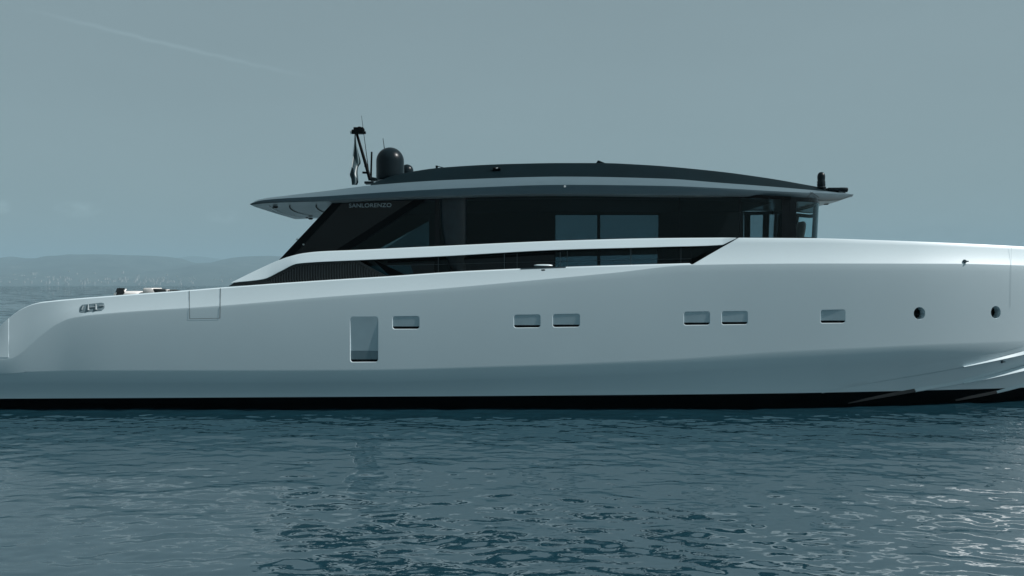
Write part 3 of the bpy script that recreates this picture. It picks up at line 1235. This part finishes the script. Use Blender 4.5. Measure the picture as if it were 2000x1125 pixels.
def dome(cx, base, rad, top, yo, name='satellite_dome'):
    s = (D0 + yo) / F
    c = P(cx, base, yo)
    r, h = rad * s, (base - top) * s
    prof = [(r * 0.86, 0), (r * 0.95, 0.03), (r * 0.985, 0.08)]
    hc = h - r
    for k in np.linspace(0.12, hc, 5):
        prof.append((r, k))
    for a in np.linspace(0.08, math.pi / 2 - 0.03, 14):
        prof.append((r * math.cos(a), hc + r * math.sin(a)))
    mb = MB()
    mb.lathe(c, prof, 48)
    return part(mb, name, 'dome')


dome(762, 352, 27, 288, YC - 0.9)
dome(795, 348, 12.5, 321, YC + 1.2)

# ------------------------------------------------------------------ flag hanging limp from the mast
fl_o = P(694, 262, YM)
mb = MB()
fl_l = pchip([(262, 692.5), (280, 691.5), (300, 689.5), (325, 687), (337, 684.5), (341, 683.5), (350, 686.5), (361, 687.5)])
fl_r = pchip([(262, 694.5), (280, 696), (300, 700.5), (318, 704.5), (326, 700), (336, 698.5), (348, 699.5), (356, 699.5), (361, 697)])
rows = []
for y in np.linspace(262, 361, 44):
    l, r = fl_l(y), fl_r(y)
    row = []
    for k in np.linspace(0, 1, 15):
        yo = YM + 0.07 * math.sin(k * 9.0 + y * 0.035) * min(1, (y - 255) / 40)
        row.append(P(l + (r - l) * k, y, yo))
    rows.append(row)
mb.grid(rows)
m, nt, b = new_mat('flag_cloth')
t = nt.nodes.new('ShaderNodeTexCoord')
sp = nt.nodes.new('ShaderNodeSeparateXYZ')
nt.links.new(t.outputs['Object'], sp.inputs[0])
md = nt.nodes.new('ShaderNodeMath'); md.operation = 'MULTIPLY_ADD'
md.inputs[1].default_value = 2.4
nt.links.new(sp.outputs[0], md.inputs[0])
nt.links.new(sp.outputs[2], md.inputs[2])
rp = nt.nodes.new('ShaderNodeValToRGB')
rp.color_ramp.interpolation = 'CONSTANT'
mr = nt.nodes.new('ShaderNodeMapRange')
mr.inputs[1].default_value = -1.6
mr.inputs[2].default_value = 0.2
nt.links.new(md.outputs[0], mr.inputs[0])
nt.links.new(mr.outputs[0], rp.inputs[0])
e = rp.color_ramp.elements
e[0].position = 0; e[0].color = (0.08, 0.125, 0.14, 1)
e[1].position = 0.17; e[1].color = (0.60, 0.66, 0.67, 1)
ne = rp.color_ramp.elements.new(0.42); ne.color = (0.10, 0.155, 0.17, 1)
nt.links.new(rp.outputs[0], b.inputs['Base Color'])
b.inputs['Roughness'].default_value = 0.85
flag = mb.build('flag', m, None, off=fl_o)
tag(flag, 'limp ensign flag with a pale middle band hanging below the masthead light', 'flag')
so = flag.modifiers.new('cloth', 'SOLIDIFY')
so.thickness = 0.006

# ------------------------------------------------------------------ loungers on the after deck


def pillow(mb, c, size, rot=None, n=4):
    """rounded cushion: a superellipsoid"""
    c, h = Vector(c), Vector(size) / 2
    rows = []
    sg = lambda v, e: math.copysign(abs(v) ** e, v)
    for a in np.linspace(-math.pi / 2 + 0.02, math.pi / 2 - 0.02, 13):
        row = []
        for t in np.linspace(0, 2 * math.pi, 28, endpoint=False):
            q = Vector((h.x * sg(math.cos(a), .45) * sg(math.cos(t), .45), h.y * sg(math.cos(a), .45) * sg(math.sin(t), .45), h.z * sg(math.sin(a), .6)))
            if rot:
                q = rot @ q
            row.append(c + q)
        rows.append(row)
    ids = mb.grid(rows, closed=True)
    mb.face(*reversed(ids[0]))
    mb.face(*ids[-1])


from mathutils import Matrix


def deck_z(px):
    return hull_pt(px, sheer(px)).z - 0.61


YL = 1.3
z0 = deck_z(260)
lg = empty('deck_armchair', (P(252, 575, YL).x, YL, z0))
tag(lg, 'low armchair with curved charcoal back and rounded white cushion on the after deck', 'armchair', 'loungers on the after deck')
o_ = Vector(lg.location)
mb = MB()
rows = []
for y_, l, r in ((562.6, 228.5, 243), (565, 227.6, 244.5), (568, 226.4, 247), (572, 225, 247), (576, 223, 246), (590, 222, 246), (606, 222, 246)):
    row = []
    for t in np.linspace(-1, 1, 15):
        row.append(P(l + 6 * t * t * 0.6, y_, YL + 0.42 * t))
    rows.append(row)
rows2 = [[p + Vector((0.17 if i < 3 else 0.22, 0, -0.0)) for p in r] for i, r in enumerate(rows)]
ia, ib = mb.grid(rows), mb.grid(rows2)
for i in range(len(rows) - 1):
    for e_ in (0, -1):
        mb.face(ia[i][e_], ib[i][e_], ib[i + 1][e_], ia[i + 1][e_])
for i in range(14):
    mb.face(ia[0][i], ia[0][i + 1], ib[0][i + 1], ib[0][i])
mb.build('backrest', M['charcoal'], lg, off=o_)
mb = MB()
mb.tube([P(238, 564.6, YL - .3), P(243, 567.5, YL - .32), P(244, 573, YL - .34)], 0.018, n=8)
mb.tube([P(246, 565, YL - .1), P(244, 568.5, YL - .2), P(244, 573, YL - .3)], 0.018, n=8)
mb.build('strap', M['cushion'], lg, off=o_)
mb = MB()
pillow(mb, P(242, 576.5, YL) , (0.36, 0.84, 0.20))
mb.build('arm_cushion', M['cushion'], lg, off=o_)
mb = MB()
pillow(mb, P(264, 575.8, YL), (0.62, 0.86, 0.22))
mb.build('seat_cushion', M['cushion'], lg, off=o_)
mb = MB()
pz = P(256, 590, YL)
mb.box((pz.x, YL, (pz.z + z0) / 2), (0.95, 0.8, pz.z - z0))
mb.build('base', M['charcoal'], lg, off=o_, bevel=0.03)

lg = empty('sun_lounger', (P(305, 575, YL).x, YL, deck_z(305)))
tag(lg, 'sun lounger with plump white headrest and charcoal mattress beside the curved armchair', 'sun lounger', 'loungers on the after deck')
o_ = Vector(lg.location)
mb = MB()
mb.prism([P(278.5, 574, YL - .4), P(278, 564.5, YL - .4), P(281, 562.5, YL - .4), P(296, 562.5, YL - .4), P(302, 570, YL - .4), P(304, 576, YL - .4)], (0, 0.8, 0))
mb.build('headrest', M['cushion'], lg, off=o_, bevel=0.035)
mb = MB()
mb.prism([P(298, 563.6, YL - .4), P(322, 566.4, YL - .4), P(334, 567, YL - .4), P(333, 575, YL - .4), P(304, 578, YL - .4)], (0, 0.8, 0))
mb.build('mattress', M['charcoal'], lg, off=o_, bevel=0.03)
mb = MB()
mb.prism([P(323, 565.4, YL - .41), P(325.3, 565.6, YL - .41), P(329, 572, YL - .41), P(326, 572, YL - .41)], (0, 0.82, 0))
mb.build('strap', M['cushion'], lg, off=o_)
mb = MB()
pz = P(305, 579, YL)
mb.box((pz.x, YL, (pz.z + deck_z(305)) / 2), (0.75, 0.76, pz.z - deck_z(305)))
mb.build('base', M['charcoal'], lg, off=o_, bevel=0.03)

# helm chair behind the windshield
yh = 3.1
hc = P(1561, 465, yh)
ch = empty('helm_chair', (hc.x, yh, 3.58))
tag(ch, 'grey helm chair with high rounded back standing behind the curved windshield', 'chair')
o_ = Vector(ch.location)
mb = MB()
rows = []
for y_, l, r in ((433.5, 1561, 1568), (435, 1558.5, 1571), (438, 1557.5, 1572.5), (444, 1556.5, 1572.5), (452, 1555, 1571.5), (462, 1552.5, 1569.5), (475, 1550, 1567)):
    a, b = P(l, y_, yh), P(r, y_, yh)
    c = (a + b) / 2
    hx = (b - a).length / 2
    rows.append([c + Vector((hx * math.cos(t), 0.27 * math.sin(t), 0)) for t in np.linspace(0, 2 * math.pi, 24, endpoint=False)])
ii = mb.grid(rows, closed=True)
mb.face(*ii[0])
mb.face(*reversed(ii[-1]))
mb.build('backrest', M['chair'], ch, off=o_)
mb = MB()
mb.box((hc.x + 0.16, yh, 4.62), (0.5, 0.52, 0.14))
mb.build('seat', M['chair'], ch, off=o_, bevel=0.04)
mb = MB()
mb.lathe((hc.x + 0.14, yh, 3.58), [(0.22, 0), (0.2, 0.04), (0.06, 0.1), (0.06, 0.98)], 20)
mb.build('pedestal', M['steel_dark'], ch, off=o_)

# ------------------------------------------------------------------ the sea
rng = np.random.default_rng(11)
N, L = 1024, 46.0
kx = np.fft.fftfreq(N, L / N) * 2 * np.pi
KX, KY = np.meshgrid(kx, kx, indexing='xy')
K = np.hypot(KX, KY)
K[0, 0] = 1
wd = (math.sin(R(20)), math.cos(R(20)))
cosw = (KX * wd[0] + KY * wd[1]) / K
kp = 2 * np.pi / 2.6
spec = np.exp(-0.75 * (kp / K) ** 2) / K ** 3.25 * (0.30 + 0.70 * cosw ** 2) * np.exp(-(K / 75) ** 2)
spec[0, 0] = 0
ph = rng.normal(size=(N, N)) + 1j * rng.normal(size=(N, N))
Hk = np.sqrt(spec) * ph
hgt = np.real(np.fft.ifft2(Hk))
sx_ = np.real(np.fft.ifft2(1j * KX * Hk)); sy_ = np.real(np.fft.ifft2(1j * KY * Hk))
SLOPE = 0.088
scl = SLOPE / math.sqrt((sx_ ** 2 + sy_ ** 2).mean())
hgt *= scl
dx_ = np.real(np.fft.ifft2(-1j * KX / K * Hk)) * scl
dy_ = np.real(np.fft.ifft2(-1j * KY / K * Hk)) * scl


def axis(lo, hi, step, far_lo, far_hi, ratio):
    a = list(np.arange(lo, hi + 1e-6, step))
    s, v = step, a[-1]
    while v < far_hi:
        s *= ratio
        v = min(v + s, far_hi)
        a.append(v)
    s, v = step, a[0]
    pre = []
    while v > far_lo:
        s *= ratio
        v = max(v - s, far_lo)
        pre.append(v)
    return np.array(pre[::-1] + a)


ax_x = axis(-17, 17, 0.065, -28000, 28000, 1.07)
ax_y = axis(-18.5, 1.0, 0.05, -400, 28500, 1.05)
gx, gy = np.meshgrid(ax_x, ax_y, indexing='xy')
st_x = np.gradient(ax_x)[None, :] + 0 * gx
st_y = np.gradient(ax_y)[:, None] + 0 * gx
stp = np.maximum(st_x, st_y)
fade_ = np.clip((0.9 - stp) / 0.7, 0, 1)


def samp(a):
    u = (gx / L * N) % N
    v = (gy / L * N) % N
    i, j = np.floor(u).astype(int) % N, np.floor(v).astype(int) % N
    fu, fv = u - np.floor(u), v - np.floor(v)
    i2, j2 = (i + 1) % N, (j + 1) % N
    return (a[j, i] * (1 - fu) * (1 - fv) + a[j, i2] * fu * (1 - fv) + a[j2, i] * (1 - fu) * fv + a[j2, i2] * fu * fv)


chop = 0.8
co = np.stack([gx + chop * samp(dx_) * fade_, gy + chop * samp(dy_) * fade_, samp(hgt) * fade_], -1).reshape(-1, 3).astype(np.float32)
ny, nx = gx.shape
idx = np.arange(nx * ny).reshape(ny, nx)
quads = np.stack([idx[:-1, :-1], idx[:-1, 1:], idx[1:, 1:], idx[1:, :-1]], -1).reshape(-1, 4).astype(np.int32)
me = bpy.data.meshes.new('sea')
me.vertices.add(len(co))
me.vertices.foreach_set('co', co.ravel())
me.loops.add(quads.size)
me.loops.foreach_set('vertex_index', quads.ravel())
me.polygons.add(len(quads))
me.polygons.foreach_set('loop_start', np.arange(0, quads.size, 4, dtype=np.int32))
me.polygons.foreach_set('use_smooth', np.ones(len(quads), dtype=bool))
me.update(calc_edges=True)
m, nt, b = new_mat('sea_water')
b.inputs['Base Color'].default_value = (0.010, 0.042, 0.060, 1)
b.inputs['Roughness'].default_value = 0.03
b.inputs['IOR'].default_value = 2.8
g = nt.nodes.new('ShaderNodeNewGeometry')
mp = nt.nodes.new('ShaderNodeMapping')
mp.inputs['Scale'].default_value = (0.75, 1.0, 1.0)
nt.links.new(g.outputs['Position'], mp.inputs[0])
nrm = []
for scale, stretch in ((1.3, (0.6, 1, 1)), (0.4, (0.6, 1, 1)), (0.13, (0.7, 1, 1))):
    mp2 = nt.nodes.new('ShaderNodeMapping')
    mp2.inputs['Scale'].default_value = stretch
    nt.links.new(g.outputs['Position'], mp2.inputs[0])
    n = nt.nodes.new('ShaderNodeTexNoise')
    n.inputs['Scale'].default_value = scale
    n.inputs['Detail'].default_value = 4
    nt.links.new(mp2.outputs[0], n.inputs['Vector'])
    nrm.append(n.outputs['Color'])


def vmath(op, a, b=None, scale=None):
    n = nt.nodes.new('ShaderNodeVectorMath')
    n.operation = op
    nt.links.new(a, n.inputs[0])
    if b is not None:
        if hasattr(b, 'links'):
            nt.links.new(b, n.inputs[1])
        else:
            n.inputs[1].default_value = b
    if scale is not None:
        if hasattr(scale, 'links'):
            nt.links.new(scale, n.inputs['Scale'])
        else:
            n.inputs['Scale'].default_value = scale
    return n.outputs[0]


far0 = nt.nodes.new('ShaderNodeAttribute')
far0.attribute_name = 'unresolved'
tot = vmath('ADD', vmath('ADD', nrm[0], nrm[1]), nrm[2])
tot = vmath('MULTIPLY', vmath('SUBTRACT', tot, (1.5, 1.5, 1.5)), (1.5, 3.4, 0.0))
tot = vmath('SCALE', tot, scale=far0.outputs['Fac'])
prev = vmath('NORMALIZE', vmath('ADD', g.outputs['Normal'], tot))
far_ = nt.nodes.new('ShaderNodeAttribute')
far_.attribute_name = 'unresolved'
for scale, dist, det in ((0.35, 0.03, 3), (2.2, 0.005, 3), (7.0, 0.0012, 3)):
    n = nt.nodes.new('ShaderNodeTexNoise')
    n.inputs['Scale'].default_value = scale
    n.inputs['Detail'].default_value = det
    n.inputs['Roughness'].default_value = 0.55
    nt.links.new(mp.outputs[0], n.inputs['Vector'])
    bu = nt.nodes.new('ShaderNodeBump')
    bu.inputs['Strength'].default_value = 1.0
    mr = nt.nodes.new('ShaderNodeMapRange')     # where the mesh is too coarse for the waves the bump carries them
    mr.inputs[3].default_value = dist
    mr.inputs[4].default_value = dist
    nt.links.new(far_.outputs['Fac'], mr.inputs[0])
    nt.links.new(mr.outputs[0], bu.inputs['Distance'])
    nt.links.new(n.outputs[0], bu.inputs['Height'])
    if prev:
        nt.links.new(prev, bu.inputs['Normal'])
    prev = bu.outputs[0]
nt.links.new(prev, b.inputs['Normal'])
at = me.attributes.new('unresolved', 'FLOAT', 'POINT')
at.data.foreach_set('value', (1 - fade_).astype(np.float32).ravel())
me.materials.append(m)
sea = bpy.data.objects.new('sea', me)
COL.objects.link(sea)
tag(sea, kind='structure')

# ------------------------------------------------------------------ hills beyond the water
m, nt, b = new_mat('hillside')
t = nt.nodes.new('ShaderNodeTexCoord')
n = nt.nodes.new('ShaderNodeTexNoise')
n.inputs['Scale'].default_value = 0.004
n.inputs['Detail'].default_value = 10
n.inputs['Roughness'].default_value = 0.7
nt.links.new(t.outputs['Object'], n.inputs['Vector'])
rp = nt.nodes.new('ShaderNodeValToRGB')
e = rp.color_ramp.elements
e[0].position = 0.35; e[0].color = (0.025, 0.040, 0.042, 1)
e[1].position = 0.62; e[1].color = (0.06, 0.08, 0.078, 1)
x_ = rp.color_ramp.elements.new(0.72); x_.color = (0.15, 0.16, 0.155, 1)
nt.links.new(n.outputs[0], rp.inputs[0])
nt.links.new(rp.outputs[0], b.inputs['Base Color'])
b.inputs['Roughness'].default_value = 0.95
HILL = m


def ridge_land(name, trace, dist, depth, pxs, seed, rough, mat):
    mb = MB()
    rows = []
    nd = 26
    for j in range(nd + 1):
        t = j / nd
        y = dist + depth * t
        yc = dist + depth * 0.6
        row = []
        for px in pxs:
            H = max(2.0, (HZ - trace(px)) * (yc + D0) / F)
            x = (px - 1000) * (yc + D0) / F
            if t <= 0.6:
                s = t / 0.6
                q = Vector((x * 0.0011, y * 0.0011, seed))
                rr = noise.fractal(q, 1.0, 2.1, 6)
                hgt_ = H * (s ** 0.8) * (1 + rough * rr * (1 - s) * 2.0 + 0.03 * rr * s)
            else:
                s = (t - 0.6) / 0.4
                hgt_ = H * (1 - s) ** 1.3
            row.append(Vector((x, y, max(-1.0, hgt_) if t > 0 else -1.0)))
        rows.append(row)
    mb.grid(rows)
    o = mb.build(name, mat, None, off=(0, dist, 0), angle=180, fix=False)
    tag(o, kind='structure')
    return o


ridge1 = pchip([(-200, 500), (-60, 505), (0, 502), (30, 499), (60, 503), (110, 502), (140, 494), (200, 493.5), (300, 497), (345, 500.5), (385, 511),
                (420, 510.5), (460, 502), (530, 499), (620, 506), (760, 520), (900, 540), (1000, 557)])
ridge_land('hills', ridge1, 7800, 4200, np.linspace(-200, 1000, 150), 3.3, 0.28, HILL)
ridge2 = pchip([(250, 520), (330, 505), (380, 498), (430, 504), (520, 515), (640, 530)])
ridge_land('far_hills', ridge2, 14500, 3000, np.linspace(250, 640, 60), 8.1, 0.2, HILL)
# pale houses of a town strung along the far shore: too many and too small to count
mb = MB()
for k in range(520):
    px = random.uniform(-120, 620)
    dens = 0.5 + 0.5 * noise.noise(Vector((px * 0.02, 1.7, 0)))
    if random.random() > dens + 0.15:
        continue
    y = 7800 + 4200 * abs(random.gauss(0, 0.06)) + 20
    s = (y - 7800) / (4200 * 0.6)
    x = (px - 1000) * (7800 + 2520) / F
    H = (HZ - ridge1(px)) * (7800 + 2520 + D0) / F
    z = H * max(0.0, s) ** 0.8
    w, d, h = random.uniform(9, 26), random.uniform(9, 16), random.uniform(7, 15)
    mb.box((x, y - 6, z + h / 2), (w, d, h + 12))
town = mb.build('coastal_town', paint('pale_render', (0.28, 0.28, 0.27), 0.9, var=0.3, scale=0.02), None, off=(0, 7800, 0), smooth=False, fix=False)
tag(town, kind='stuff')

# ------------------------------------------------------------------ haze
hz = MB()
hz.box((0, 14000, 300), (60000, 30000, 620))
m = bpy.data.materials.new('haze_air')
m.use_nodes = True
nt = m.node_tree
for n in list(nt.nodes):
    nt.nodes.remove(n)
out = nt.nodes.new('ShaderNodeOutputMaterial')
pv = nt.nodes.new('ShaderNodeVolumePrincipled')
pv.inputs['Color'].default_value = (0.48, 0.73, 0.86, 1)
pv.inputs['Density'].default_value = 0.00011
pv.inputs['Anisotropy'].default_value = 0.0
nt.links.new(pv.outputs[0], out.inputs['Volume'])
haze = hz.build('haze', m, None, off=(0, 14000, -10), smooth=False)
haze.display_type = 'WIRE'
tag(haze, kind='stuff')
